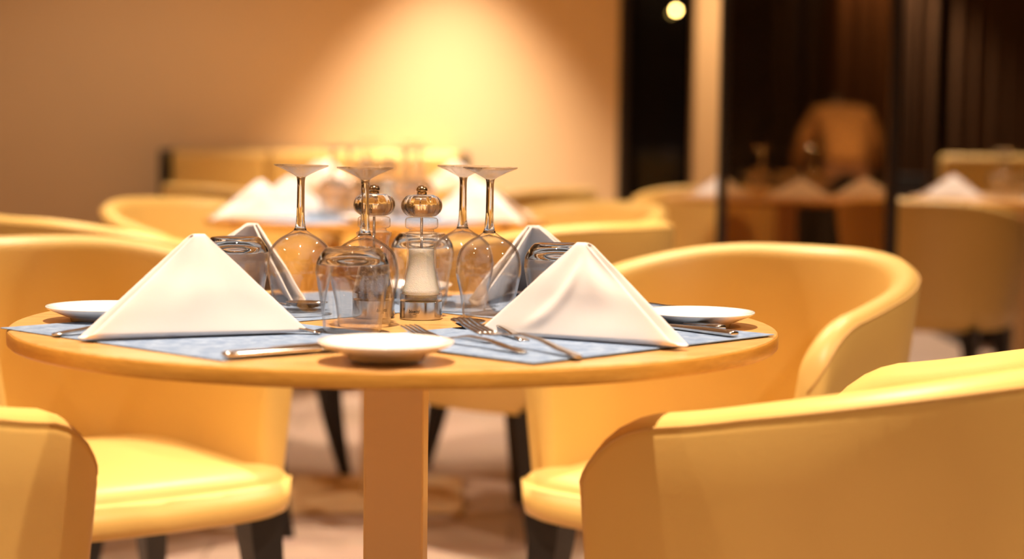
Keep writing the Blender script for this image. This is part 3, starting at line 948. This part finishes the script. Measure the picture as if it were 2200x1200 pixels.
def skin_obj(name, verts, edges, radii, mat, parent, root=0, sub=2):
    me = bpy.data.meshes.new(name); me.from_pydata(verts, edges, []); me.update()
    o = bpy.data.objects.new(name, me); C.objects.link(o); me.materials.append(mat); o.parent = parent
    sk = o.modifiers.new('skin', 'SKIN'); sk.use_smooth_shade = True
    for i, r in enumerate(radii):
        d = me.skin_vertices[0].data[i]; d.radius = r if isinstance(r, tuple) else (r, r); d.use_root = (i == root)
    s = o.modifiers.new('sub', 'SUBSURF'); s.levels = sub; s.render_levels = sub
    return o
pr = tag(empty('person', (2.055, 11.55, 0)), 'person in a tan shirt seen from behind, leaning forward in the dark', 'person')
V = [(0, 0, .80), (0, .03, .90), (0, .11, 1.00), (0, .20, 1.09), (0, .27, 1.12), (0, .35, 1.14), (0, .43, 1.13), (0, .49, 1.09)]
E = [(0, 1), (1, 2), (2, 3), (3, 4), (4, 5), (5, 6), (6, 7)]
Rd = [(.125, .10), (.115, .09), (.13, .095), (.12, .09), (.06, .06), (.052, .055), (.082, .09), (.06, .07)]
for s in (-1, 1):
    b = len(V)
    V += [(s * .15, .20, 1.10), (s * .215, .24, .96), (s * .235, .36, .83), (s * .225, .44, .765), (s * .215, .50, .752)]
    Rd += [.055, .045, .036, .028, (.03, .016)]
    E += [(3, b), (b, b + 1), (b + 1, b + 2), (b + 2, b + 3), (b + 3, b + 4)]
    for q in range(5):
        fx = s * .215 + (q - 2) * .016
        c = len(V)
        ln = (.05, .068, .075, .07, .055)[q] if s > 0 else (.055, .07, .075, .068, .05)[q]
        V += [(fx, .50 + ln * .55, .756), (fx + (q - 2) * .003, .50 + ln, .744)]
        Rd += [.009, .007]; E += [(b + 4, c), (c, c + 1)]
    b = len(V)
    V += [(s * .085, .02, .72), (s * .10, .05, .44), (s * .10, 0, .09), (s * .10, .10, .035)]
    Rd += [.085, .058, .042, (.038, .03)]; E += [(0, b), (b, b + 1), (b + 1, b + 2), (b + 2, b + 3)]
body = skin_obj('body', V, E, Rd, M['skin'], pr)
V = [(0, -.01, .775), (0, .01, .86), (0, .08, .98), (0, .17, 1.08), (0, .25, 1.125)]
E = [(0, 1), (1, 2), (2, 3), (3, 4)]; Rd = [(.138, .115), (.15, .125), (.165, .125), (.155, .12), (.08, .075)]
for s in (-1, 1):
    b = len(V)
    V += [(s * .15, .20, 1.10), (s * .215, .24, .96), (s * .236, .36, .83), (s * .228, .42, .785)]; Rd += [.07, .062, .052, .045]
    E += [(3, b), (b, b + 1), (b + 1, b + 2), (b + 2, b + 3)]
skin_obj('shirt', V, E, Rd, M['shirt'], pr)
V = [(0, 0, .795), (0, .005, .72)]; E = [(0, 1)]; Rd = [(.137, .112), (.14, .11)]
for s in (-1, 1):
    b = len(V); V += [(s * .09, .02, .66), (s * .10, .05, .44), (s * .10, 0, .10)]; Rd += [.095, .072, .058]
    E += [(1, b), (b, b + 1), (b + 1, b + 2)]
skin_obj('trousers', V, E, Rd, M['trousers'], pr)
V = [(0, .37, 1.165), (0, .43, 1.165), (0, .49, 1.12)]; skin_obj('hair', V, [(0, 1), (1, 2)], [(.075, .06), (.09, .085), (.06, .06)], M['hair'], pr)
for s in (-1, 1):
    skin_obj('shoe', [(s * .10, -.05, .045), (s * .10, .06, .042), (s * .10, .15, .03)], [(0, 1), (1, 2)], [.045, .048, .03], M['trousers'], pr)
